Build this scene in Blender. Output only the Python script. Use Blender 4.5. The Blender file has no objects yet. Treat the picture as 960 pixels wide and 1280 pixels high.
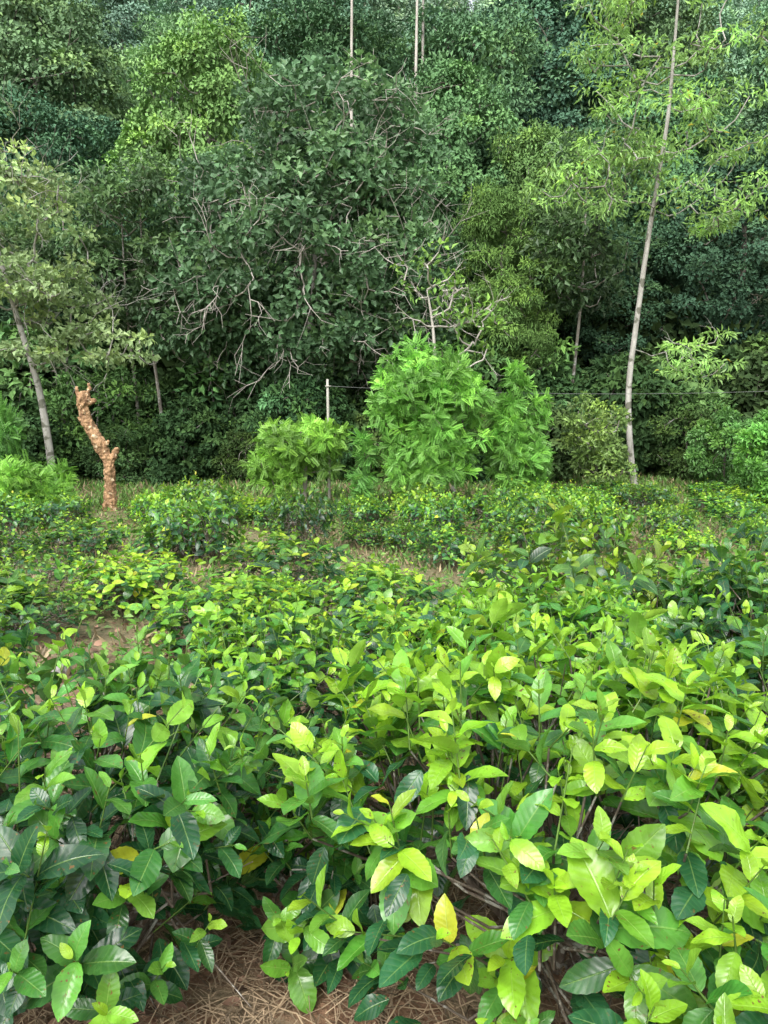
import bpy, math, random, bmesh
import numpy as np
from mathutils import Vector
scene=bpy.context.scene
R0=np.random.default_rng(7)
def nrm(a): return a/np.maximum(np.linalg.norm(a,axis=-1,keepdims=True),1e-9)
def sstep(a,b,x):
    t=np.clip((x-a)/(b-a),0,1); return t*t*(3-2*t)
def H(x,y):
    x=np.asarray(x,float); y=np.asarray(y,float)
    t=np.maximum(0,np.minimum(y,130)-25)
    h=-0.5*sstep(3,12,y)+0.62*t*t/(t+6.0)
    h=h+0.03*np.sin(x*1.7+y*0.9)*np.cos(y*1.3-x*0.6)+0.02*np.sin(x*4.1)*np.sin(y*3.7)
    h=h+0.8*np.sin(x*0.13+1)*sstep(28,50,y)
    return h
# ---------------------------------------------------------------- mesh builder
class MB:
    def __init__(s): s.V=[];s.F={3:[],4:[]};s.C=[];s.U=[];s.n=0
    def add(s,v,f,c,u=None):
        v=np.asarray(v,float).reshape(-1,3); f=np.asarray(f,int)
        s.V.append(v); s.F[f.shape[1]].append(f+s.n)
        c=np.broadcast_to(np.asarray(c,float),(len(v),3)); s.C.append(c)
        s.U.append(np.zeros((len(v),2)) if u is None else u); s.n+=len(v)
    def mesh(s,name,mat,smooth=False):
        V=np.concatenate(s.V);C=np.concatenate(s.C);U=np.concatenate(s.U)
        li=[];ls=[];o=0
        for k in (3,4):
            if s.F[k]:
                F=np.concatenate(s.F[k]); li.append(F.ravel()); ls.append(o+np.arange(len(F))*k); o+=F.size
        li=np.concatenate(li);ls=np.concatenate(ls)
        me=bpy.data.meshes.new(name)
        me.vertices.add(len(V)); me.vertices.foreach_set("co",V.astype(np.float32).ravel())
        me.loops.add(len(li)); me.loops.foreach_set("vertex_index",li.astype(np.int32))
        me.polygons.add(len(ls)); me.polygons.foreach_set("loop_start",ls.astype(np.int32))
        me.polygons.foreach_set("use_smooth",np.full(len(ls),smooth))
        me.update(calc_edges=True)
        a=me.color_attributes.new("col",'FLOAT_COLOR','POINT')
        cc=np.ones((len(V),4),np.float32); cc[:,:3]=C; a.data.foreach_set("color",cc.ravel())
        uv=me.uv_layers.new(name="UVMap"); uv.data.foreach_set("uv",U[li].astype(np.float32).ravel())
        me.materials.append(mat); return me
def scatter(mb,tpl,P,Y,Z,S,C,W=None):
    tv,tf,uv=tpl; N=len(P)
    if N==0: return
    Y=nrm(Y); X=nrm(np.cross(Y,Z)); Z=np.cross(X,Y)
    if W is None: W=np.ones(N)
    S=np.broadcast_to(S,(N,)).astype(float)
    V=P[:,None]+S[:,None,None]*(tv[None,:,0:1]*X[:,None]*W[:,None,None]+tv[None,:,1:2]*Y[:,None]+tv[None,:,2:3]*Z[:,None])
    n=len(tv); F=(tf[None]+(np.arange(N)*n)[:,None,None]).reshape(-1,tf.shape[1])
    C=np.repeat(np.broadcast_to(C,(N,3)),n,axis=0)
    mb.add(V.reshape(-1,3),F,C,np.tile(uv,(N,1)))
def frusta(mb,A,B,ra,rb,sides,col):
    A=np.asarray(A,float);B=np.asarray(B,float);N=len(A)
    if N==0:return
    D=nrm(B-A); h=np.where(np.abs(D[:,2:3])<.9,np.array([[0,0,1.]]),np.array([[1.,0,0]]))
    X=nrm(np.cross(D,h));Y=np.cross(D,X)
    t=np.arange(sides)*2*math.pi/sides
    ring=np.cos(t)[None,:,None]*X[:,None]+np.sin(t)[None,:,None]*Y[:,None]
    V=np.concatenate([A[:,None]+ring*np.asarray(ra)[:,None,None],B[:,None]+ring*np.asarray(rb)[:,None,None]],axis=1)
    i=np.arange(sides);j=(i+1)%sides
    f=np.stack([i,j,j+sides,i+sides],1)
    F=(f[None]+(np.arange(N)*2*sides)[:,None,None]).reshape(-1,4)
    mb.add(V.reshape(-1,3),F,col)
def catmull(P,m):
    P=np.asarray(P,float);Q=np.vstack([2*P[0]-P[1],P,2*P[-1]-P[-2]]);out=[]
    for i in range(1,len(Q)-2):
        for t in np.arange(m)/m:
            a,b,c,d=Q[i-1],Q[i],Q[i+1],Q[i+2]
            out.append(.5*((2*b)+(-a+c)*t+(2*a-5*b+4*c-d)*t*t+(-a+3*b-3*c+d)*t**3))
    out.append(P[-1]); return np.array(out)
def tube(mb,P,Rr,sides,col,bump=0.0,rng=R0,cap=True):
    P=np.asarray(P,float);n=len(P);T=np.gradient(P,axis=0);T=nrm(T)
    ref=np.array([0.13,1.0,0.07]); X=nrm(np.cross(T,ref));Y=np.cross(T,X)
    t=np.arange(sides)*2*math.pi/sides
    k=1+bump*(np.sin(3*t[None]+np.arange(n)[:,None]*.7)*.5+rng.normal(size=(n,sides))*.5)
    V=P[:,None]+(np.cos(t)[None,:,None]*X[:,None]+np.sin(t)[None,:,None]*Y[:,None])*(np.asarray(Rr)[:,None]*k)[:,:,None]
    V=V.reshape(-1,3);n0=len(V)
    V=np.vstack([V,P[-1]+T[-1]*Rr[-1]*.3,P[0]-T[0]*Rr[0]*.3])
    F=[]
    for a in range(n-1):
        for i in range(sides):
            j=(i+1)%sides;F.append((a*sides+i,a*sides+j,(a+1)*sides+j,(a+1)*sides+i))
    base=mb.n
    mb.add(V,F,col)
    T3=[(base+n0-sides+i,base+n0-sides+(i+1)%sides,base+n0) for i in range(sides)]+[(base+(i+1)%sides,base+i,base+n0+1) for i in range(sides)]
    mb.F[3].append(np.array(T3))
# ---------------------------------------------------------------- leaf templates
def leaf_tpl(nl,nw,width,fold,curl,wave=0.0,ph=0.0,twist=0.0):
    V=[];U=[]
    for i in range(nl+1):
        t=i/nl
        w=width*(max(0,math.sin(math.pi*min(1,t**0.94)))**0.64)
        if t>.89: w=min(w,width*(1-t)*4.0+.004)
        w=max(w,.008)
        ang=curl*t
        y=math.sin(ang)/curl if abs(curl)>1e-3 else t
        zc=-(1-math.cos(ang))/curl if abs(curl)>1e-3 else 0
        for j in range(nw+1):
            s=-1+2*j/nw
            x=s*w*(1+.035*(1 if i%2 else -1)*(abs(s)>.9)); z=zc+abs(s)**1.3*w*fold+wave*math.sin(t*10+ph+s*1.2)*abs(s)*w
            tw=twist*t; xx=x*math.cos(tw); z+=x*math.sin(tw)
            V.append((xx,y,z));U.append((j/nw,t))
    F=[(i*(nw+1)+j,i*(nw+1)+j+1,(i+1)*(nw+1)+j+1,(i+1)*(nw+1)+j) for i in range(nl) for j in range(nw)]
    return np.array(V),np.array(F),np.array(U)
HI=[leaf_tpl(14,4,.245,.2,.45,.14,0,.12),leaf_tpl(14,4,.265,.1,.7,.18,1.7,-.15),leaf_tpl(14,4,.235,.34,.2,.1,3.1,.1),leaf_tpl(14,4,.255,.16,.95,.16,4.4,-.1),leaf_tpl(14,4,.24,.4,.6,.1,2.4,.2)]
MD=[leaf_tpl(5,2,.25,.3,.6,0,0,.1),leaf_tpl(5,2,.26,.2,.9,0,0,-.1)]
LO=[leaf_tpl(3,2,.26,.3,.6)]
def diamond(w,f=.12,d=.15):
    V=np.array([(0,0,0),(-w,.45,f),(0,1,-d),(w,.45,f)],float)
    return V,np.array([(0,2,1),(0,3,2)]),np.array([(.5,0),(0,.5),(.5,1),(1,.5)],float)
DW=diamond(.34);DM=diamond(.25);DN=diamond(.15,.05,.25)
def frond_tpl(pairs=9,ll=.24,lw=.10,droop=.35):
    V=[];F=[];U=[]
    for k in range(pairs):
        t=.15+.8*k/(pairs-1); z=-droop*t*t; L=ll*(1-.45*abs(t-.5)*1.4)
        for s in (-1,1):
            b=np.array([0,t,z]); d=nrm(np.array([s,.45,-.2])); p=nrm(np.array([-s*.45,1,0]))
            n=len(V); V+= [b,b+d*L*.5-p*lw*.5,b+d*L,b+d*L*.5+p*lw*.5]; F+=[(n,n+1,n+2),(n,n+2,n+3)] if s>0 else [(n,n+2,n+1),(n,n+3,n+2)]
            U+=[(.5,0),(0,.5),(.5,1),(1,.5)]
    return np.array(V),np.array(F),np.array(U,float)
FR=frond_tpl()
# ---------------------------------------------------------------- materials
def newmat(n):
    m=bpy.data.materials.new(n);m.use_nodes=True;nt=m.node_tree;nt.nodes.clear();return m,nt,nt.nodes,nt.links
def math_(N,L,op,a,b=None):
    n=N.new('ShaderNodeMath');n.operation=op
    for i,v in enumerate((a,b)):
        if v is None: continue
        if isinstance(v,(int,float)): n.inputs[i].default_value=v
        else: L.new(v,n.inputs[i])
    return n.outputs[0]
def mixc(N,L,f,a,b,mode='MIX'):
    n=N.new('ShaderNodeMix');n.data_type='RGBA';n.blend_type=mode
    for k,v in ((0,f),(6,a),(7,b)):
        if isinstance(v,(int,float)): n.inputs[k].default_value=v
        elif isinstance(v,tuple): n.inputs[k].default_value=v if len(v)==4 else v+(1,)
        else: L.new(v,n.inputs[k])
    return n.outputs[2]
def mrange(N,L,v,a,b,c=0.,d=1.):
    n=N.new('ShaderNodeMapRange');n.clamp=True;L.new(v,n.inputs[0])
    for i,x in enumerate((a,b,c,d)): n.inputs[i+1].default_value=x
    return n.outputs[0]
def tea_mat():
    m,nt,N,L=newmat('tea_leaf')
    at=N.new('ShaderNodeAttribute');at.attribute_name='col'
    oi=N.new('ShaderNodeObjectInfo')
    uv=N.new('ShaderNodeTexCoord');sp=N.new('ShaderNodeSeparateXYZ');L.new(uv.outputs['UV'],sp.inputs[0])
    x=math_(N,L,'MULTIPLY',math_(N,L,'ABSOLUTE',math_(N,L,'SUBTRACT',sp.outputs[0],.5)),2.)
    y=sp.outputs[1]
    rib=mrange(N,L,x,0.01,.07,1,0)
    s=math_(N,L,'SINE',math_(N,L,'MULTIPLY',math_(N,L,'SUBTRACT',y,math_(N,L,'MULTIPLY',x,.17)),52.))
    sv=mrange(N,L,s,.72,1.,0,1)
    base=mixc(N,L,1.0,at.outputs['Color'],oi.outputs['Color'],'MULTIPLY')
    noi=N.new('ShaderNodeTexNoise');noi.inputs['Scale'].default_value=22;noi.inputs['Detail'].default_value=3;L.new(uv.outputs['Object'],noi.inputs[0])
    v=mrange(N,L,noi.outputs[0],.3,.7,.72,1.26)
    hv=N.new('ShaderNodeHueSaturation');L.new(base,hv.inputs['Color']);L.new(v,hv.inputs['Value'])
    c=mixc(N,L,math_(N,L,'ADD',math_(N,L,'MULTIPLY',rib,.32),math_(N,L,'MULTIPLY',sv,.06)),hv.outputs[0],(.36,.56,.14))
    n2=N.new('ShaderNodeTexNoise');n2.inputs['Scale'].default_value=95;n2.inputs['Detail'].default_value=2;L.new(uv.outputs['Object'],n2.inputs[0])
    n3=N.new('ShaderNodeTexNoise');n3.inputs['Scale'].default_value=9;L.new(uv.outputs['Object'],n3.inputs[0])
    sp2=math_(N,L,'MULTIPLY',mrange(N,L,n2.outputs[0],.64,.7),mrange(N,L,n3.outputs[0],.48,.58))
    c=mixc(N,L,sp2,c,(.16,.09,.03))
    ge=N.new('ShaderNodeNewGeometry')
    c=mixc(N,L,math_(N,L,'MULTIPLY',ge.outputs['Backfacing'],.3),c,(.2,.36,.1))
    hgt=math_(N,L,'SUBTRACT',math_(N,L,'MULTIPLY',noi.outputs[0],.3),math_(N,L,'ADD',rib,math_(N,L,'MULTIPLY',math_(N,L,'ADD',s,1.),.2)))
    bp=N.new('ShaderNodeBump');bp.inputs['Strength'].default_value=.4;bp.inputs['Distance'].default_value=.0022;L.new(hgt,bp.inputs['Height'])
    p=N.new('ShaderNodeBsdfPrincipled');L.new(c,p.inputs['Base Color']);L.new(bp.outputs[0],p.inputs['Normal'])
    L.new(mrange(N,L,noi.outputs[0],.3,.7,.18,.34),p.inputs['Roughness']);p.inputs['Specular IOR Level'].default_value=.6
    t=N.new('ShaderNodeBsdfTranslucent');L.new(mixc(N,L,1.,c,(1.2,1.25,.4),'MULTIPLY'),t.inputs[0])
    mx=N.new('ShaderNodeMixShader');mx.inputs[0].default_value=.3;L.new(p.outputs[0],mx.inputs[1]);L.new(t.outputs[0],mx.inputs[2])
    o=N.new('ShaderNodeOutputMaterial');L.new(mx.outputs[0],o.inputs[0]);return m
def fol_mat(name='tree_leaf',rough=.45,tr=.25):
    m,nt,N,L=newmat(name)
    at=N.new('ShaderNodeAttribute');at.attribute_name='col';oi=N.new('ShaderNodeObjectInfo')
    c=mixc(N,L,1.0,at.outputs['Color'],oi.outputs['Color'],'MULTIPLY')
    p=N.new('ShaderNodeBsdfPrincipled');L.new(c,p.inputs['Base Color']);p.inputs['Roughness'].default_value=rough;p.inputs['Specular IOR Level'].default_value=.4
    t=N.new('ShaderNodeBsdfTranslucent');L.new(c,t.inputs[0])
    mx=N.new('ShaderNodeMixShader');mx.inputs[0].default_value=tr;L.new(p.outputs[0],mx.inputs[1]);L.new(t.outputs[0],mx.inputs[2])
    o=N.new('ShaderNodeOutputMaterial');L.new(mx.outputs[0],o.inputs[0]);return m
def far_mat():
    m,nt,N,L=newmat('forest_leaf')
    at=N.new('ShaderNodeAttribute');at.attribute_name='col';oi=N.new('ShaderNodeObjectInfo')
    c=mixc(N,L,1.0,at.outputs['Color'],oi.outputs['Color'],'MULTIPLY')
    p=N.new('ShaderNodeBsdfDiffuse');L.new(c,p.inputs[0])
    o=N.new('ShaderNodeOutputMaterial');L.new(p.outputs[0],o.inputs[0]);return m
def bark_mat(name,c1,c2,sc=8,c3=None,rough=.85,thr=.55,bd=.02):
    m,nt,N,L=newmat(name)
    tc=N.new('ShaderNodeTexCoord')
    mp=N.new('ShaderNodeMapping');mp.inputs['Scale'].default_value=(1,1,.35);L.new(tc.outputs['Object'],mp.inputs[0])
    n=N.new('ShaderNodeTexNoise');n.inputs['Scale'].default_value=sc;n.inputs['Detail'].default_value=6;n.inputs['Roughness'].default_value=.65;L.new(mp.outputs[0],n.inputs[0])
    c=mixc(N,L,mrange(N,L,n.outputs[0],.35,.65),c1,c2)
    if c3:
        n2=N.new('ShaderNodeTexNoise');n2.inputs['Scale'].default_value=sc*.6;n2.inputs['Detail'].default_value=4;L.new(tc.outputs['Object'],n2.inputs[0])
        c=mixc(N,L,mrange(N,L,n2.outputs[0],thr,thr+.05),c,c3)
    bp=N.new('ShaderNodeBump');bp.inputs['Strength'].default_value=.6;bp.inputs['Distance'].default_value=bd;L.new(n.outputs[0],bp.inputs['Height'])
    p=N.new('ShaderNodeBsdfPrincipled');L.new(c,p.inputs['Base Color']);L.new(bp.outputs[0],p.inputs['Normal']);p.inputs['Roughness'].default_value=rough
    o=N.new('ShaderNodeOutputMaterial');L.new(p.outputs[0],o.inputs[0]);return m
TEA=tea_mat();FOL=fol_mat();FAR=far_mat();LIT=fol_mat('dry_litter',.8,.1)
BK_DK=bark_mat('bark_dark',(.06,.05,.04),(.14,.12,.09),6,(.2,.21,.18))
BK_GR=bark_mat('bark_grey',(.14,.12,.10),(.26,.24,.2),7,(.36,.36,.32))
BK_PL=bark_mat('bark_pale',(.22,.21,.18),(.42,.41,.37),6,(.12,.12,.09))
BK_TW=bark_mat('bark_twig',(.34,.31,.27),(.5,.47,.42),6)
BK_ST=bark_mat('bark_stump',(.13,.065,.03),(.47,.29,.15),15,(.58,.44,.28),thr=.6,bd=.05)
BK_TEA=bark_mat('bark_tea',(.07,.05,.035),(.17,.14,.11),40,(.32,.31,.27))
CONC=bark_mat('weathered_post',(.26,.25,.22),(.46,.44,.38),12)
def ground_mat():
    m,nt,N,L=newmat('soil')
    tc=N.new('ShaderNodeTexCoord');sp=N.new('ShaderNodeSeparateXYZ');L.new(tc.outputs['Object'],sp.inputs[0])
    def noise(s,d=6,r=.6):
        n=N.new('ShaderNodeTexNoise');n.inputs['Scale'].default_value=s;n.inputs['Detail'].default_value=d;n.inputs['Roughness'].default_value=r;L.new(tc.outputs['Object'],n.inputs[0]);return n.outputs[0]
    a=noise(3);b=noise(28);c0=noise(.7)
    soil=mixc(N,L,mrange(N,L,b,.35,.65),(.12,.06,.032),(.27,.16,.095))
    soil=mixc(N,L,mrange(N,L,a,.48,.6),soil,(.22,.165,.1))
    grn=mixc(N,L,mrange(N,L,b,.4,.6),(.09,.10,.04),(.22,.17,.09))
    f=math_(N,L,'MULTIPLY',mrange(N,L,sp.outputs[1],3.5,6),mrange(N,L,c0,.35,.5,.5,1))
    c=mixc(N,L,f,soil,grn)
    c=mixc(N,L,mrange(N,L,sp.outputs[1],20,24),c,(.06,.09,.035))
    bp=N.new('ShaderNodeBump');bp.inputs['Strength'].default_value=.8;bp.inputs['Distance'].default_value=.03;L.new(b,bp.inputs['Height'])
    p=N.new('ShaderNodeBsdfPrincipled');L.new(c,p.inputs['Base Color']);L.new(bp.outputs[0],p.inputs['Normal']);p.inputs['Roughness'].default_value=.95
    o=N.new('ShaderNodeOutputMaterial');L.new(p.outputs[0],o.inputs[0]);return m
# ---------------------------------------------------------------- objects
def link(name,data,parent=None,loc=None):
    o=bpy.data.objects.new(name,data);scene.collection.objects.link(o)
    if parent: o.parent=parent
    if loc is not None:o.location=loc
    return o
def thing(name,loc,label,cat,group=None,rot=0,sc=(1,1,1)):
    o=bpy.data.objects.new(name,None);o.empty_display_size=.2;scene.collection.objects.link(o)
    o.location=loc;o.rotation_euler=(0,0,rot);o.scale=sc;o['label']=label;o['category']=cat
    if group:o['group']=group
    return o
# ground
g=141
u=np.linspace(-1,1,g);xs=np.sign(u)*np.abs(u)**2.6*170
v=np.linspace(-.42,1,170);ys=np.sign(v)*np.abs(v)**2.2*210+1.5
X,Y=np.meshgrid(xs,ys);Z=H(X,Y)+R0.normal(size=X.shape)*.006
V=np.stack([X,Y,Z],-1).reshape(-1,3);w=g
F=[(r*w+c,r*w+c+1,(r+1)*w+c+1,(r+1)*w+c) for r in range(len(ys)-1) for c in range(w-1)]
mb=MB();mb.add(V,F,(1,1,1));go=link('ground',mb.mesh('ground',ground_mat(),True));go['kind']='structure'
go['label']='reddish brown soil field rising into a wooded hill';
# ---------------------------------------------------------------- tea bushes
YOUNG=np.array([.28,.50,.03]);MIDC=np.array([.09,.28,.04]);OLD=np.array([.018,.08,.03])
def tea_bush(seed,R,Hh,ns,tpls,vigor,leaf,nin,sides=4,tall=0.1,yfrac=.006,low=.3,rag=.24,grad=.8,sidedrop=.2,upw=.45):
    rng=np.random.default_rng(seed);fol=MB();br=MB()
    th=rng.uniform(0,2*math.pi,ns);top=rng.random(ns)<.62
    lob=1+.12*np.sin(3*th+seed)+.08*np.sin(5*th+2*seed)
    r=np.where(top,R*.93*np.sqrt(rng.random(ns)),R*rng.uniform(.7,1.0,ns))*lob
    z=np.where(top,Hh*(1-.3*(r/R)**4)*rng.uniform(1-rag,1.02,ns),Hh*rng.uniform(low,.88,ns))
    z=z+np.where(top,.07*np.sin(r*np.cos(th)*9+seed)*np.cos(r*np.sin(th)*8),0)
    P=np.stack([r*np.cos(th),r*np.sin(th),z],1)
    out=np.stack([np.cos(th),np.sin(th),np.zeros(ns)],1)
    up=np.array([0,0,1.])
    D=np.where(top[:,None],up+out*.5*(r/R)[:,None],out+up*.8)+rng.normal(size=(ns,3))*.28
    D=nrm(D)
    L=rng.uniform(.09,.2,ns)+np.where((rng.random(ns)<tall)&top,.16,0)
    L*=leaf/.09
    P-=D*L[:,None]*.6
    nb=11;bt=np.arange(nb)*2.4+rng.random()*6
    nodes=[];A=[];B=[];ra=[];rb=[]
    for k in range(nb):
        rr=R*rng.uniform(.25,.7);e=np.array([rr*math.cos(bt[k]),rr*math.sin(bt[k]),Hh*rng.uniform(.4,.6)])
        p0=np.array([math.cos(bt[k])*.03,math.sin(bt[k])*.03,-.03])
        c=catmull([p0,p0*.5+e*.4+rng.normal(size=3)*.03,e],4)
        rad=np.linspace(.017,.008,len(c))
        for a in range(len(c)-1): A.append(c[a]);B.append(c[a+1]);ra.append(rad[a]);rb.append(rad[a+1])
        nodes+=list(c[5:])
    nodes=np.array(nodes)
    d=np.linalg.norm(P[:,None]-nodes[None],axis=2)+.6*np.maximum(0,nodes[None,:,2]-P[:,None,2]+.05)
    pn=nodes[d.argmin(1)]
    mid=(pn+P)/2+rng.normal(size=(ns,3))*.03-np.array([0,0,.03])
    A=np.array(A);B=np.array(B)
    frusta(br,A,B,ra,rb,6,(.5,.5,.5))
    q=np.full(ns,.004)
    frusta(br,pn,mid,q*1.3,q,sides,(.5,.5,.5));frusta(br,mid,P,q,q*.7,sides,(.5,.5,.5))
    nt=int(ns*.4);tp=nodes[rng.integers(0,len(nodes),nt)];te=tp+nrm(rng.normal(size=(nt,3))+up*.8)*rng.uniform(.12,.38,(nt,1))*R/.6
    frusta(br,tp,te,np.full(nt,.004),np.full(nt,.0015),3,(.5,.5,.5))
    tip=P+D*L[:,None]
    frusta(fol,P,tip,q*.65,q*.35,sides,(.15,.26,.06))
    nl=7;Ps=[];Ys=[];Zs=[];Ss=[];Cs=[]
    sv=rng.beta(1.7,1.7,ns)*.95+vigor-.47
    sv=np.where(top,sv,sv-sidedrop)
    a0=rng.uniform(0,6.28,ns);sl=rng.uniform(.65,1.28,ns)
    h=np.where(np.abs(D[:,2:3])<.9,up[None],np.array([[1.,0,0]]));PX=nrm(np.cross(D,h));PY=np.cross(D,PX)
    for i in range(nl):
        t=i/(nl-1);ph=a0+i*2.4+rng.normal(size=ns)*.3
        a=np.cos(ph)[:,None]*PX+np.sin(ph)[:,None]*PY
        al=np.radians(74-44*t**1.5+rng.normal(size=ns)*13)[:,None]
        Yd=np.cos(al)*D+np.sin(al)*a;Zd=np.sin(al)*D-np.cos(al)*a
        Zd=nrm(Zd+up*upw+rng.normal(size=(ns,3))*.25)
        if i<2: Yd=Yd-up*.25*rng.random((ns,1))
        s=leaf*sl*(np.array([1.0,1.15,1.15,1.1,.95,.75,.4])[i])*rng.uniform(.75,1.15,ns)
        y=np.clip(sv+grad*(t-.5)+rng.normal(size=ns)*.10,0,1)[:,None]
        c=np.where(y>.5,MIDC+(YOUNG-MIDC)*(y-.5)*2,OLD+(MIDC-OLD)*y*2)
        c=c*rng.uniform(.8,1.2,(ns,1))*(1+rng.normal(size=(ns,3))*.05)
        yel=rng.random(ns)<yfrac;c[yel]=[.48,.53,.04]
        keep=rng.random(ns)<.9
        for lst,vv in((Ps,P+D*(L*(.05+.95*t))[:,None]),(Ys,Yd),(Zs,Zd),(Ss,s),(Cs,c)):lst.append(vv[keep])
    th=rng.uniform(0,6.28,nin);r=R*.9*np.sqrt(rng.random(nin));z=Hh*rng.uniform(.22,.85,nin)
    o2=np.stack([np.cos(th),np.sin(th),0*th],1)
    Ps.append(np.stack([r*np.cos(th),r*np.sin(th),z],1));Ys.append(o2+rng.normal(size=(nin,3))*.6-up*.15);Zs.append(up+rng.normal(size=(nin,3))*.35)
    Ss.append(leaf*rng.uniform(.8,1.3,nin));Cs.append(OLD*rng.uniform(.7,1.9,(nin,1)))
    Ps,Ys,Zs,Ss,Cs=map(np.concatenate,(Ps,Ys,Zs,Ss,Cs))
    k=rng.integers(0,len(tpls),len(Ps))
    for i,tp in enumerate(tpls):
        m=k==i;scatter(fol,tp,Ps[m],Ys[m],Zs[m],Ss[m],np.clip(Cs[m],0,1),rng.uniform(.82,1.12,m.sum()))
    return fol.mesh('tea_foliage',TEA,True),br.mesh('tea_branches',BK_TEA,True)
GT='tea bushes planted in the field'
def place_bush(ms,x,y,s=1,sz=1,rot=0,label='green tea bush growing in reddish soil',tint=(1,1,1)):
    t=thing('tea_bush',(x,y,float(H(x,y))-.02),label,'bush',GT,rot,(s,s,s*sz))
    f=link('foliage',ms[0],t);f.color=tuple(tint)+(1,);link('branches',ms[1],t)
    return t
mA=tea_bush(11,.76,.90,310,HI,.84,.104,330,yfrac=.012,low=.2)
mB=tea_bush(12,.62,.80,205,HI,.36,.104,330,tall=.3,low=.33,grad=1.0,sidedrop=.3)
mC=tea_bush(13,.42,.80,95,HI,.82,.108,100,yfrac=.015,low=.2)
mD=tea_bush(14,.60,.84,180,HI,.48,.098,220,tall=.3,grad=1.0)
mE=tea_bush(15,.26,.46,44,HI,.5,.095,60,low=.3,sidedrop=.1)
place_bush(mA,.48,2.0,label='large tea bush with bright yellow-green young leaves')
place_bush(mC,.78,1.2,.95,.92,1,label='low tea bush with large yellow-green leaves over dry grass')
place_bush(mB,-.88,2.08,1,1,0,label='tea bush with glossy dark leaves and bright tips')
place_bush(mE,-.16,2.12,1,1,0,label='small low tea bush between two larger bushes',tint=(.85,.9,1))
place_bush(mD,1.6,2.4,1,1,1.2,label='tea bush with mixed dark and light leaves',tint=(.8,.85,.95))
place_bush(mD,-1.9,2.75,.9,1.15,2.5,label='tea bush with long upright shoots')
place_bush(mD,-.42,3.15,.85,.98,4.0,label='tea bush with mixed dark and light leaves',tint=(1.1,1.1,1))
place_bush(mA,.75,3.35,.85,.96,2.0,label='wide tea bush with fresh light green shoots',tint=(.78,.88,1))
place_bush(mB,2.0,3.7,.95,1.1,3.0,label='tea bush with glossy dark leaves and bright tips')
mids=[tea_bush(20+i,.56,.76,ns,MD,v,.1,ni,tall=.35,rag=.4,grad=1.0) for i,(v,ns,ni) in enumerate(((.42,105,110),(.56,120,100),(.72,125,100),(.35,45,30)))]
lows=[tea_bush(30+i,.58,.7,ns,LO,v,.1,ni,3,tall=.35,rag=.45,grad=1.0) for i,(v,ns,ni) in enumerate(((.42,105,100),(.58,120,100),(.75,125,80),(.3,45,25)))]
labs=['green tea bush growing in the tea field','flat-topped tea bush with light green tips','dense bright green tea bush','sparse dark tea bush with bare grey twigs']
rows=[4.4,5.6,6.8,8.0,9.2,10.4,11.5,12.6,13.7,14.8]
gaps=[(-.8,8.6,1.1,1.3),(2.5,8.7,1.6,.8),(-3.4,8.1,1.7,1.0),(5.6,9.2,1.2,.6),(-1.95,4.5,.4,.6),(-1.15,10.8,.95,1.2),(-4.5,11.4,1.2,.6),(1.2,6.2,.6,.4),(4.5,12.2,1.2,.45)]
for ri,y0 in enumerate(rows):
    hw=.57*y0+.8;n=int(2*hw/1.14)
    for k in range(n+1):
        x=-hw+k*1.14+(ri%2)*.55+R0.uniform(-.3,.3);y=y0+R0.uniform(-.5,.5)
        if R0.random()<.08:continue
        q=int(R0.choice(4,p=[.3,.28,.24,.18]));hs=1
        g_=min(((x-a)/c)**2+((y-b)/d)**2 for a,b,c,d in gaps)
        if g_<1: continue
        if any(abs(x-a)<c*1.1 and 0<b-y<3.2 for a,b,c,d in gaps[:3]+gaps[5:6]): hs=.66
        if y>14.1 and (-2.8<x<3.2):continue
        if y>12.9 and -6.2<x<-4.8: continue
        if y>13.2 and x<-5.6:continue
        ms=(mids if y<7.6 else lows)[q]
        b=R0.uniform(.7,1.3)
        place_bush(ms,x,y,R0.uniform(.7,1.12),R0.uniform(.65,1.2)*hs*(.8 if y>13 else 1),R0.uniform(0,6.28),labs[q],(b*R0.uniform(.95,1.2),b,b))
place_bush(lows[0],-1.15,10.8,.85,1.5,.4,'isolated dark-stemmed tea bush with open base',(.6,.6,.75))
for x,y in((4.3,15.9),(5.6,15.6),(8.2,15.8),(-3.6,15.4),(3.9,17),(7.4,17.2),(9.3,17.0),(5.2,17.6),(-4.2,16.4)):
    place_bush(lows[1],x,y,.9,.6,x*3,labs[1])
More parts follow.
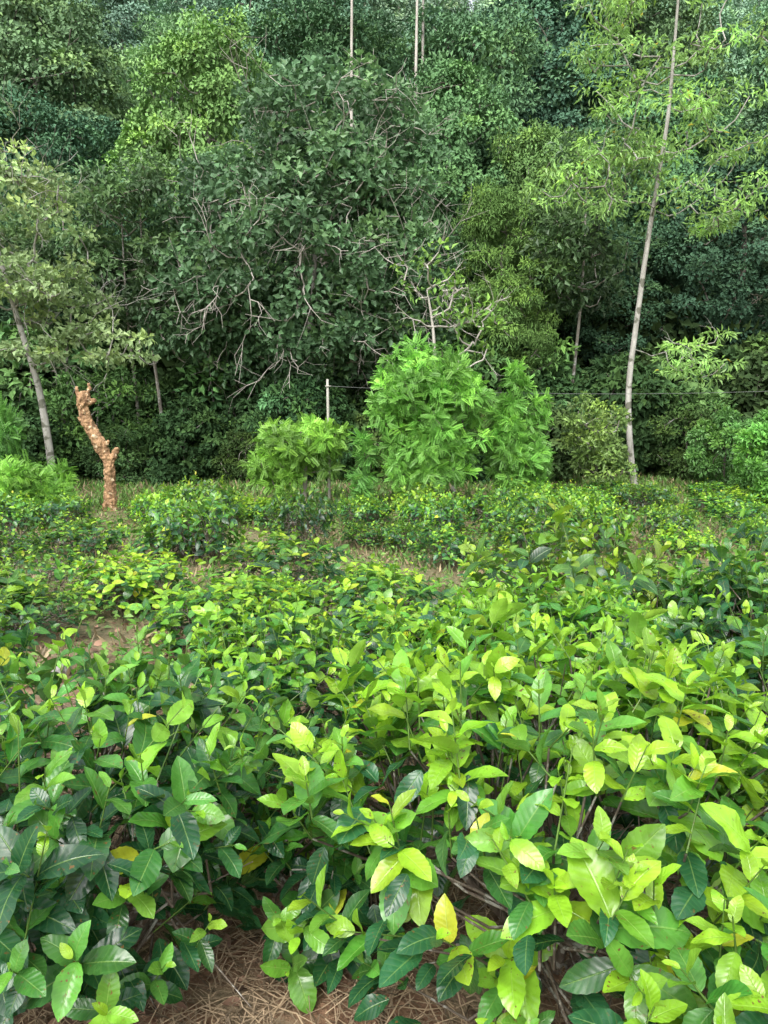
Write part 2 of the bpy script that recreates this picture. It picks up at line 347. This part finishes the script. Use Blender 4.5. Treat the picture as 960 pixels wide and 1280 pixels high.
# ---------------------------------------------------------------- trees
def tree(seed,trunk,tr,ells,cr,lpc,leaf,tpl,col,flat=.75,rtip=.012,nbare=0,bark=BK_DK,shell=.55,droop=.3,young=.3,start=.3,
         spread=.7,colvar=.25,upn=.4,outn=.9,tsides=10,yellow=0.0,mat=None,barelen=.7,crook=1.0,bareup=.15,taper=.28,lv=.22,br0=None):
    rng=np.random.default_rng(seed);br=MB();fol=MB();up=np.array([0,0,1.])
    T=catmull(trunk,6);n=len(T);rr=np.linspace(1,taper,n)**.9*tr;rr[0]*=1.35;rr[1]*=1.12
    tube(br,T,rr,tsides,(.5,.5,.5),.05,rng)
    nodes=[T[i] for i in range(int(n*start),n)];par=[-1]*len(nodes)
    nt0=len(nodes)
    C=[];CC=[]
    for c,r,nn in ells:
        d=nrm(rng.normal(size=(nn,3)));q=rng.uniform(shell**3,1,nn)**(1/3)
        C.append(np.array(c)+d*q[:,None]*np.array(r));CC.append(d)
    C=np.concatenate(C);CD=np.concatenate(CC)
    o=np.argsort(np.min(np.linalg.norm(C[:,None]-T[None],axis=2),axis=1));C=C[o];CD=CD[o]
    for ci in range(len(C)):
        c=C[ci];na=np.array(nodes);dd=np.linalg.norm(na-c,axis=1)+.7*np.maximum(0,na[:,2]-c[2]+.15)
        p=int(dd.argmin());a=na[p];dist=np.linalg.norm(c-a);m=max(1,int(dist/(cr*.7)))+1
        off=rng.normal(size=3)*dist*.12-up*dist*.1;prev=p
        for j in range(1,m+1):
            t=j/m;q=a+(c-a)*t+off*math.sin(math.pi*t)+rng.normal(size=3)*.03*dist*(j<m)
            nodes.append(q);par.append(prev);prev=len(nodes)-1
    w=np.ones(len(nodes))
    for i in range(len(nodes)-1,nt0-1,-1):
        w[par[i]]+=w[i]*.5
    rad=np.minimum(rtip*np.sqrt(w),tr*.6);na=np.array(nodes);i=np.arange(nt0,len(nodes));pp=np.array(par)[i]
    frusta(br,na[pp],na[i],np.minimum(rad[pp],rad[i]*1.5),rad[i],5,(.5,.5,.5))
    if nbare:
        k=rng.integers(0,len(C),nbare);p=C[k];d=nrm(CD[k]+rng.normal(size=(nbare,3))*.6+up*bareup)
        L=cr*barelen*rng.uniform(.5,1.3,nbare);r0=np.full(nbare,br0 or rtip*.9)
        for sgi in range(5):
            q=p+d*(L/4)[:,None];frusta(br,p,q,r0,r0*.8,4,(.5,.5,.5));
            if sgi in(1,2,3):
                d2=nrm(d+rng.normal(size=(nbare,3))*.8*crook);q2=q+d2*(L/3)[:,None];frusta(br,q,q2,r0*.7,r0*.4,4,(.5,.5,.5))
                q3=q2+nrm(d2+rng.normal(size=(nbare,3))*.5)*(L/3)[:,None];frusta(br,q2,q3,r0*.4,r0*.25,4,(.5,.5,.5))
            p=q;r0=r0*.8;d=nrm(d+rng.normal(size=(nbare,3))*.4*crook)
    nc=len(C)
    size=rng.uniform(.65,1.25,nc)*cr
    idx=np.repeat(np.arange(nc),lpc);N=len(idx)
    d=nrm(rng.normal(size=(N,3))*np.array([1,1,.8])+up*.25+CD[idx]*.35);q=rng.uniform(.25,1,N)**.6
    P=C[idx]+d*(q*size[idx])[:,None]*np.array([1,1,flat])
    Z=(d*.6+CD[idx]*.6)*outn+up*upn+rng.normal(size=(N,3))*spread*.6
    Yv=d*.8+rng.normal(size=(N,3))*.6-up*droop
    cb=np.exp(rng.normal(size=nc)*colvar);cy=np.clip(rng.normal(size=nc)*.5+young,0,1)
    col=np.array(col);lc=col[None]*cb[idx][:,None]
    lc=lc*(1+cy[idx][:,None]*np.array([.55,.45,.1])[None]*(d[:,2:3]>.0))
    lc=lc*rng.uniform(1-lv,1+lv,(N,1))
    if yellow: 
        m=rng.random(N)<yellow;lc[m]=np.array([.5,.42,.05])
    scatter(fol,tpl,P,Yv,Z,leaf*rng.uniform(.7,1.25,N),np.clip(lc,0,1))
    return fol.mesh('crown',mat or FOL),br.mesh('trunk',bark,True)
def place_tree(ms,name,loc,label,cat='tree',group=None,rot=0,sc=(1,1,1),tint=(1,1,1)):
    t=thing(name,loc,label,cat,group,rot,sc)
    c=link('crown',ms[0],t);c.color=tuple(tint)+(1,);link('trunk',ms[1],t);return t
def at(x,y):return (x,y,float(H(x,y)))
ms=tree(101,[(0,0,-.2),(.05,.3,1.5),(-.05,.2,3.2),(.2,.3,5),(.3,.5,7)],.16,
  [((.0,0,6.0),(3.9,3.0,3.4),260),((.7,0,8.6),(2.9,2.2,2.3),110),((-2.4,0,4.9),(1.9,1.6,2.0),55),((2.4,-.3,5.0),(1.8,1.5,2.2),50),((.2,-.8,4.4),(2.2,1.2,1.6),40)],.56,82,.19,DW,(.095,.19,.085),
  flat=.75,rtip=.013,nbare=330,barelen=2.0,bareup=-.3,br0=.017,bark=BK_TW,shell=.7,young=.15,colvar=.18,lv=.2,droop=.1,start=.25)
place_tree(ms,'broadleaf_tree',at(-2.2,21.6),'dense rounded dark green tree with many drooping pale twigs')
ms=tree(102,[(0,0,-.2),(-.22,0,1.2),(-.30,0,2.6),(-.16,0,4.35),(.0,0,6.0),(.14,0,7.15),(.3,-.1,8.75),(.4,0,10.2),(.45,0,11.6)],.085,
  [((.4,0,10.2),(2.3,1.8,2.8),70),((-1.0,0,7.3),(1.8,1.4,.8),24),((1.7,0,7.6),(1.5,1.3,1.4),24),((.15,.8,9.0),(1.4,.5,1.6),14),((1.5,0,3.4),(.9,.6,.75),11)],.5,50,.18,DN,(.24,.42,.12),
  flat=.26,rtip=.011,bark=BK_PL,shell=.5,young=.3,start=.3,droop=.5,nbare=18,barelen=1.4,yellow=.006,taper=.3)
place_tree(ms,'slender_tree',at(6.35,19),'tall slender pale-trunked tree with airy light green leaves')
ms=tree(103,[(0,0,-.2),(-.1,0,1.4),(-.25,0,2.6),(-.6,0,4.0),(-1.1,0,6.2),(-1.3,0,7.6)],.10,
  [((-.9,0,6.1),(2.0,1.7,2.0),74),((.0,0,4.2),(1.5,1.4,1.1),34),((1.4,0,3.5),(1.1,.8,.5),12)],.40,50,.15,DW,(.25,.36,.15),
  flat=.42,rtip=.015,bark=BK_PL,shell=.4,young=.3,nbare=70,barelen=2.4)
place_tree(ms,'olive_green_tree',at(-7.85,18),'grey-trunked tree with sparse pale green foliage')
ms=tree(105,[(0,0,-.2),(.02,0,2),(-.05,0,3.6),(-.2,0,4.6)],.06,[((.0,0,4.6),(.9,.7,1.0),16),((1.0,0,4.0),(.6,.5,.7),7)],.28,12,.17,DM,(.15,.29,.06),
  rtip=.014,bark=BK_TW,nbare=16,barelen=1.8,shell=.3,crook=.35,bareup=1.2)
place_tree(ms,'sparse_tree',at(1.15,17.2),'small tree with bare white branches and few leaves')
ms=tree(106,[(0,0,-.2),(.02,0,2),(.08,0,3.2)],.05,[((.3,0,3.8),(.6,.4,.7),9)],.28,12,.17,DM,(.15,.29,.06),rtip=.013,bark=BK_TW,nbare=8,barelen=1.7,shell=.3,crook=.35,bareup=1.2)
place_tree(ms,'sparse_tree',at(1.6,17.4),'small white-stemmed tree with thin branches')
def shrub(seed,ells,leaf=.2,lpc=36,cr=.22,col=(.15,.35,.07),tpl=FR,tr=.05,**k):
    zc=ells[0][0][2]
    return tree(seed,[(0,0,-.1),(.05,0,zc*.6),(0,0,zc*1.2)],tr,ells,cr,lpc,leaf,tpl,col,flat=.6,rtip=.007,start=.05,droop=.1,upn=.6,**k)
ms=shrub(201,[((-.1,0,2.1),(1.0,.85,1.22),135),((-.15,0,1.1),(.9,.75,.9),60),((.5,-.1,2.0),(.7,.6,.9),34)],col=(.165,.38,.07),shell=.45)
place_tree(ms,'feathery_shrub',at(.95,15.3),'large rounded bright green feathery shrub at field edge','shrub')
ms=shrub(202,[((.1,0,1.0),(.3,.35,.8),26),((.2,0,1.95),(.12,.16,1.15),30),((.68,0,1.4),(.13,.16,1.15),30),((.4,0,.8),(.35,.3,.6),16),((-.1,.2,1.6),(.12,.16,1.1),20)],cr=.15,col=(.16,.37,.07))
place_tree(ms,'feathery_shrub',at(2.5,15.8),'narrow upright bright feathery shrub beside a larger shrub','shrub')
ms=shrub(203,[((0,0,1.35),(.78,.6,.38),62),((-.5,0,.8),(.55,.45,.45),28),((.45,.1,.9),(.35,.35,.35),12)],tr=.09,col=(.18,.37,.06),bark=BK_GR)
place_tree(ms,'pruned_shrub',at(-1.72,15.9),'bright green regrowth on a thick cut trunk','shrub')
ms=shrub(204,[((0,0,.9),(.1,.1,.75),20)],leaf=.24,cr=.12,tr=.02,lpc=18,col=(.14,.34,.08))
place_tree(ms,'feathery_sapling',at(-.42,15.6),'slender sapling with feathery leaves','sapling')
ms=shrub(205,[((0,0,.6),(.85,.7,.45),75)],col=(.17,.38,.06))
place_tree(ms,'feathery_shrub',at(-6.8,14.2),'low bright green mounded shrub','shrub')
place_tree(ms,'feathery_shrub',at(-9.0,17.2),'leafy shrub under an olive tree','shrub',None,3,(.9,.9,2.0),(.6,.7,.9))
ms=shrub(207,[((0,0,.9),(.95,.8,.85),80)],leaf=.11,tpl=DM,lpc=110,col=(.11,.26,.06))
place_tree(ms,'leafy_shrub',at(8.0,15.4),'rounded soft green shrub near the tea bushes','shrub',None,1,(1,1,1.1),(1.2,1.25,1.1))
place_tree(ms,'leafy_shrub',at(8.2,18.2),'soft dull green shrub below a pale tree','shrub',None,2,(1,1,1.1),(1.0,.95,1.1))
ms=tree(206,[(0,0,-.1),(.1,0,.8),(0,0,1.6)],.04,[((0,0,1.5),(.75,.6,.95),40),((.3,0,.7),(.7,.6,.5),18)],.26,50,.13,DM,(.16,.26,.07),bark=BK_GR,nbare=14,start=.05)
place_tree(ms,'tangled_shrub',at(4.95,18),'tangled vine-covered green shrub','shrub')
gen=[]
for i,(cr,lpc,leaf,tp,col,nb,shell,flat) in enumerate([(.8,200,.185,DM,(.105,.185,.10),10,.7,.7),(.55,170,.15,DW,(.10,.175,.10),8,.75,.8),(.95,250,.165,DW,(.11,.195,.10),4,.72,.5),(.7,170,.22,DN,(.11,.19,.095),20,.6,.6)]):
    e=[((0,0,8),(2.6,2.6,3.4),75+45*(cr<.6)),((1.5,.4,6.0),(1.9,1.9,1.7),32),((-1.6,-.3,6.8),(1.7,1.7,1.8),30),((.3,-.8,10.2),(1.5,1.5,1.4),24),((-.2,1.5,7.5),(1.6,1.6,1.8),14)]
    gen.append(tree(300+i,[(0,0,-.6),(.1,0,2),(-.1,.1,4.5),(.2,0,7),(.1,0,9.5)],.2,e,cr,lpc,leaf,tp,col,flat=flat,bark=BK_GR,nbare=nb,shell=shell,rtip=.015,colvar=.08,lv=.12,young=.2,spread=.4,mat=FAR))
GF='forest trees on the hillside'
def ftree(v,x,y,cz,rx,rz,tint,label,rot=0):
    h=float(H(x,y));sz=(cz+rz-h)/12.1;sx=rx/3.3
    return place_tree(gen[v],'forest_tree',(x,y,h),label,'tree',GF,rot,(sx,sx,sz),tint)
ftree(1,-6.7,30,11.6,3.5,4.2,(1.75,1.8,1.05),'tall tree with soft olive-green domed crown',.5)
ftree(1,-8.0,29.4,8.6,2.2,3.0,(1.55,1.6,1.0),'olive-green tree with rounded crown',1.9)
ftree(0,-9.4,26.5,6.0,2.6,3.4,(.8,.92,1.0),'dark green tree in shade',1)
ftree(1,7.3,37,16.5,4.6,4.8,(.95,1.1,1.25),'dark blue-green dense round tree',2)
ftree(1,2.4,28,9.8,3.2,4.0,(1.25,1.4,1.05),'rounded mid green forest tree',3)
ftree(0,5.4,26.5,8,2.3,3.2,(1.4,1.4,.9),'olive green forest tree',4)
ftree(3,3.5,23.6,5.8,1.8,2.4,(1.25,1.3,.8),'light green tree with yellowish tips',5)
ftree(1,11.5,25.5,6,3.0,4.3,(.65,.75,.8),'shady dark green forest tree',.3)
ftree(1,7.6,26,4.6,2.5,3.2,(.65,.75,.75),'shady dark green forest tree',1.3)
ftree(0,-13.5,32,9.5,3.8,4.6,(.85,1.0,1.1),'large green forest tree with broad crown',2.2)
ftree(3,-11.8,27,6.0,3,3.6,(.85,.95,1.0),'green forest tree with drooping leaves',2.7)
ftree(2,10.5,31,10,3.2,4.3,(.95,1.1,1.1),'green forest tree with layered crown',.8)
for y0,sp in((35,6.0),(43,6.6),(52,7.2),(62,7.8),(73,8.6),(87,10)):
    hw=.56*y0+3;n=int(2*hw/sp)
    for k in range(n+1):
        x=-hw+(k+.5*((int(y0))%2))*sp+R0.uniform(-1.3,1.3);y=y0+R0.uniform(-2,2)
        if y0==35 and (-11<x<-3.5 or 4<x<10):continue
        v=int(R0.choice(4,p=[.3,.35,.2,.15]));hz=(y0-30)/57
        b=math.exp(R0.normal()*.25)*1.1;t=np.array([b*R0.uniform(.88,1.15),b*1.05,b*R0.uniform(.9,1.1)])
        t=t*(1+.2*hz)+hz*np.array([2.4,1.8,2.9])  # aerial haze painted into the crown colour: farther rows tinted paler and bluer
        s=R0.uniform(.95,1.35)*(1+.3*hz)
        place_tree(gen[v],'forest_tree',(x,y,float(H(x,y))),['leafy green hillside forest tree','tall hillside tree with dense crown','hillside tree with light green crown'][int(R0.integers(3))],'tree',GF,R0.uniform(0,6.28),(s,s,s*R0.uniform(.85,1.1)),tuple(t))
ms=tree(401,[(0,0,-.5),(.1,0,5),(-.1,0,10),(.1,0,15),(0,0,18)],.10,[((0,0,18),(2,2,2.2),30)],.7,80,.25,DM,(.12,.2,.1),bark=BK_TW,start=.7,mat=FAR)
for x,y in((-1.25,31.5),(1.25,31.5),(1.55,32.5)):
    place_tree(ms,'forest_tree',(x,y,float(H(x,y))),'very tall forest tree with straight pale trunk','tree',GF,x,(.9,.9,1.08),(1.4,1.4,1.6))
mt=tree(402,[(0,0,-.3),(-.2,0,2.5),(-.45,0,5),(-.5,0,7.5)],.06,[((-.5,0,6.6),(1.6,1.5,2.2),40)],.55,90,.2,DM,(.08,.15,.06),bark=BK_GR,start=.5)
for x,y,r,s in((-6.2,21.8,0,1),(-7.1,22.4,1.2,.95),(5.6,23.4,2,1.1),(-9.6,23,2.5,1)):
    place_tree(mt,'understory_tree',at(x,y),'thin-stemmed understory tree in forest shade','tree','understory trees at the forest edge',r,(s,s,s))
und=[]
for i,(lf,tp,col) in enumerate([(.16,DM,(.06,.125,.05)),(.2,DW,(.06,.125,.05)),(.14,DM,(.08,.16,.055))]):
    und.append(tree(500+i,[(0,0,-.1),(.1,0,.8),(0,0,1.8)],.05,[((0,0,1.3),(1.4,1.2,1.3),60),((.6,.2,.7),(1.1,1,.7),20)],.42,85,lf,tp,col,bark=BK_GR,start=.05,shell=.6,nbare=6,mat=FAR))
GU='undergrowth shrubs at the forest edge'
for y0,sp,s0 in((20.6,1.9,.7),(22.3,2.1,1.1),(24.3,2.3,1.6),(27,2.8,2.0)):
    hw=.56*y0+1.5;n=int(2*hw/sp)
    for k in range(n+1):
        x=-hw+k*sp+R0.uniform(-.5,.5);y=y0+R0.uniform(-.5,.5)
        if y0<21 and (abs(x-6.35)<1.0): continue
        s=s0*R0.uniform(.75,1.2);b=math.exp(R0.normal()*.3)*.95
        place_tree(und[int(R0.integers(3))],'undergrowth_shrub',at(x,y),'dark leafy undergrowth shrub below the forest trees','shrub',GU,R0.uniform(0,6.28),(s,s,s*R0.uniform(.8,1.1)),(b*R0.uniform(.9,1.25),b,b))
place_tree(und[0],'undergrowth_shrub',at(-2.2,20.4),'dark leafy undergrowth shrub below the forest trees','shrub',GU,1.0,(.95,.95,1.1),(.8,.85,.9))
# stump
mb=MB();rs=np.random.default_rng(5)
P=catmull([(.03,0,-.1),(.02,0,.5),(.02,0,.95),(-.04,0,1.12),(-.2,0,1.45),(-.35,0,1.75),(-.42,0,1.98),(-.42,0,2.18),(-.36,0,2.36)],3)
tube(mb,P,np.interp(np.linspace(0,1,len(P)),[0,.1,.35,.45,.6,.75,.85,.93,1],[.17,.11,.10,.13,.11,.095,.12,.14,.06]),12,(.5,.5,.5),.16,rs)
for q,r in (([(0,0,.85),(.12,0,1.08),(.2,.0,1.25)],.07),([(-.4,0,2.1),(-.26,.02,2.16),(-.18,0,2.2)],.05),([(-.42,0,2.2),(-.52,0,2.3),(-.54,0,2.46)],.04),([(-.38,0,2.25),(-.3,0,2.4),(-.29,0,2.52)],.035),([(-.1,0,1.3),(.0,-.06,1.34),(.08,-.08,1.4)],.045),([(-.38,0,1.75),(-.5,0,1.8),(-.54,0,1.86)],.04)):
    c=catmull(q,3);tube(mb,c,np.linspace(r*1.15,r*.7,len(c)),10,(.5,.5,.5),.15,rs)
st=link('tree_stump',mb.mesh('stump',BK_ST,True),None,at(-5.5,15.1))
m=st.modifiers.new('r','REMESH');m.mode='VOXEL';m.voxel_size=.014;m.use_smooth_shade=True
tx=bpy.data.textures.new('lump','CLOUDS');tx.noise_scale=.07;tx.noise_depth=6
m=st.modifiers.new('d','DISPLACE');m.texture=tx;m.strength=.09;m.mid_level=.5
dg=bpy.context.evaluated_depsgraph_get();ev=st.evaluated_get(dg);nm=bpy.data.meshes.new_from_object(ev)
bm=bmesh.new();bm.from_mesh(nm);bm.verts.ensure_lookup_table();seen=set();best=[]
for v in bm.verts:
    if v.index in seen: continue
    st_=[v];comp=[];seen.add(v.index)
    while st_:
        q=st_.pop();comp.append(q)
        for e in q.link_edges:
            o2=e.other_vert(q)
            if o2.index not in seen: seen.add(o2.index);st_.append(o2)
    if len(comp)>len(best): best=comp
bs=set(v.index for v in best);bmesh.ops.delete(bm,geom=[v for v in bm.verts if v.index not in bs],context='VERTS')
bm.to_mesh(nm);bm.free()
st.modifiers.clear();st.data=nm
if not nm.materials: nm.materials.append(BK_ST)
st['label']='gnarled leaning rough orange-brown pruned tree stump';st['category']='tree stump'
# pole and cable
x0,y0=-1.16,16.0;h0=float(H(x0,y0))
t=thing('utility_post',(x0,y0,h0),'thin weathered pale post standing among shrubs','post')
mb=MB();tube(mb,[(0,0,-.2),(.0,0,1),(-.01,0,2),(-.015,0,2.62)],[.033,.031,.029,.026],10,(.5,.5,.5),.03);link('post_shaft',mb.mesh('shaft',CONC,True),t)
mb=MB();tube(mb,[(-.06,-.035,2.48),(0,-.038,2.48),(.06,-.035,2.48)],[.011,.013,.011],8,(.5,.5,.5),0);link('insulator_bracket',mb.mesh('bracket',CONC,True),t)
mb=MB();xs=np.linspace(0,1,30);c=np.stack([x0+.05+17*xs,y0-.035+2.3*xs,h0+2.48+.4*xs-.9*4*xs*(1-xs)*.35],1)
tube(mb,c,np.full(30,.005),5,(.5,.5,.5),0)
cb=link('cable',mb.mesh('cable',bark_mat('cable_grey',(.09,.1,.09),(.15,.16,.15),5),True));cb['label']='thin grey cable strung from the post';cb['category']='cable'
def log(x,y,L,r,rot,label,bk):
    mb=MB();P=catmull([(-L/2,0,0),(-.1*L,.03,.01),(.2*L,-.02,0),(L/2,.02,.02)],4);tube(mb,P,np.linspace(r,r*.75,len(P)),9,(.5,.5,.5),.1)
    o=link('fallen_branch',mb.mesh('log',bk,True),None,(x,y,float(H(x,y))+r*.8));o.rotation_euler=(0,0,rot);o['label']=label;o['category']='branch'
log(-.75,14.9,.8,.04,.9,'thin grey fallen branch beside shrubs',BK_GR)
log(.1,1.45,.7,.008,-.5,'thin grey fallen twig on dry grass',BK_GR)
log(-.45,1.5,.35,.005,.7,'thin brown fallen twig on dry grass',BK_TEA)
def rock(x,y,s,label,c1,c2,seed):
    bm=bmesh.new();bmesh.ops.create_icosphere(bm,subdivisions=3,radius=1);r=np.random.default_rng(seed);k=r.normal(size=(5,3))*1.6
    for v in bm.verts:
        p=np.array(v.co);f=1+.12*sum(math.sin(p@q*1.2) for q in k)/2
        v.co=Vector(p*f*np.array([1,.7,.6]))
    me=bpy.data.meshes.new('rock');bm.to_mesh(me);bm.free();me.materials.append(bark_mat('rock_'+str(seed),c1,c2,5));
    o=link('rock',me,None,(x,y,float(H(x,y))+s*.25));o.scale=(s,s,s);o.rotation_euler=(.2,.3,seed);o['label']=label;o['category']='rock'
rock(-1.98,4.4,.09,'grey stone half hidden on red soil',(.2,.19,.18),(.36,.35,.34),3)
rock(-.38,1.6,.045,'small reddish brown stone on straw',(.2,.1,.07),(.3,.16,.1),4)
rock(-.05,1.45,.03,'small brown clod on straw',(.2,.12,.08),(.28,.18,.12),5)
# litter
rng=np.random.default_rng(77);mb=MB();N=20000
x=rng.uniform(-1.8,1.8,N);y=rng.uniform(.7,4.0,N)
a=rng.uniform(0,6.28,N);L=rng.uniform(.05,.25,N);p0=np.stack([x,y,H(x,y)+rng.uniform(.0,.035,N)],1);prev=p0
c=np.array([.42,.31,.2])*rng.uniform(.22,1.2,(N,1))
for sgi in range(3):
    a=a+rng.normal(size=N)*.4;nx=prev+np.stack([np.cos(a)*L/3,np.sin(a)*L/3,rng.normal(size=N)*.012],1)
    nx[:,2]=np.maximum(nx[:,2],H(nx[:,0],nx[:,1])+.002)
    r=rng.uniform(.0009,.0021,N)
    D=nrm(nx-prev);Xx=nrm(np.cross(D,np.array([0,0,1.])));V=np.stack([prev-Xx*r[:,None],prev+Xx*r[:,None],nx+Xx*r[:,None],nx-Xx*r[:,None]],1)
    F=np.arange(N*4).reshape(N,4);mb.add(V.reshape(-1,3),F,np.repeat(c,4,axis=0));prev=nx
o=link('dry_grass_litter',mb.mesh('litter',LIT));o['kind']='stuff';o['label']='dry straw scattered on red soil'
mb=MB();N=2600;x=rng.uniform(-2.5,2.5,N);y=rng.uniform(.7,6,N)
scatter(mb,MD[1],np.stack([x,y,H(x,y)+.016],1),rng.normal(size=(N,3))*np.array([1,1,.2]),np.array([0,0,1.])+rng.normal(size=(N,3))*.45,rng.uniform(.03,.09,N),np.array([.25,.15,.1])*rng.uniform(.35,1.6,(N,1)))
o=link('fallen_leaves',mb.mesh('fallen',LIT,True));o['kind']='stuff';o['label']='brown fallen leaves on soil'
mb=MB();N=70000
y=4.2+rng.random(N)**.8*19;x=rng.uniform(-1,1,N)*(y*.58+1.5)
k=np.sin(x*1.3+2)*np.cos(y*1.1)+np.sin(x*3.1+y*2)*.5+rng.normal(size=N)*.5>-.5
x=x[k];y=y[k];N=len(x)
hh=rng.uniform(.04,.18,N)*np.where(y>15,1.6,1)
Yd=np.stack([rng.normal(size=N)*.6,rng.normal(size=N)*.6,np.ones(N)],1)
cc=np.where(rng.random((N,1))<np.where(y<12.5,.6,.25)[:,None],np.array([[.33,.26,.15]]),np.array([[.12,.24,.05]]))*rng.uniform(.5,1.3,(N,1))
scatter(mb,diamond(.09,.02,.0),np.stack([x,y,H(x,y)-.01],1),Yd,rng.normal(size=(N,3)),hh,cc)
N=50000;y=4.2+rng.random(N)*18;x=rng.uniform(-1,1,N)*(y*.58+1.5)
k=(np.sin(x*1.9)*np.cos(y*1.7+1)+rng.normal(size=N)*.4>-.05)|(y>12.5);x=x[k];y=y[k];N=len(x)
scatter(mb,DW,np.stack([x,y,H(x,y)+rng.uniform(.01,.16,N)],1),rng.normal(size=(N,3))*np.array([1,1,.3]),np.array([0,0,1.])+rng.normal(size=(N,3))*.4,rng.uniform(.03,.08,N),np.array([.14,.26,.05])*rng.uniform(.5,1.5,(N,1)))
o=link('grass_and_weeds',mb.mesh('grass',FOL));o['kind']='stuff';o['label']='short grass and creeping weeds between bushes'
# light
el=math.radians(52)
w=bpy.data.worlds.new('World');scene.world=w;w.use_nodes=True;N=w.node_tree.nodes;L=w.node_tree.links;N.clear()
s=N.new('ShaderNodeTexSky');s.sky_type='NISHITA';s.sun_disc=False;s.sun_elevation=el;s.sun_rotation=math.radians(200);s.air_density=1.3;s.dust_density=4
hs=N.new('ShaderNodeHueSaturation');hs.inputs['Saturation'].default_value=.3;hs.inputs['Value'].default_value=2.5;L.new(s.outputs[0],hs.inputs['Color'])
b=N.new('ShaderNodeBackground');b.inputs[1].default_value=.15;L.new(hs.outputs[0],b.inputs[0]);o=N.new('ShaderNodeOutputWorld');L.new(b.outputs[0],o.inputs[0])
sl=bpy.data.lights.new('sun','SUN');sl.energy=2.3;sl.angle=math.radians(40);sl.color=(1,.98,.94)
so=bpy.data.objects.new('sun',sl);scene.collection.objects.link(so)
a=math.radians(200);d=Vector((math.sin(a)*math.cos(el),math.cos(a)*math.cos(el),math.sin(el)))
so.rotation_euler=d.to_track_quat('Z','Y').to_euler()
cam=bpy.data.cameras.new('camera');cam.sensor_fit='VERTICAL'
cam.sensor_height=24;cam.lens=12/math.tan(math.radians(34));cam.clip_end=600;cam.clip_start=.05
co=bpy.data.objects.new('camera',cam);scene.collection.objects.link(co);co.location=(0,0,1.6);co.rotation_euler=(math.radians(82),0,0)
scene.camera=co
scene.view_settings.view_transform='Standard';scene.view_settings.look='None';scene.view_settings.exposure=0
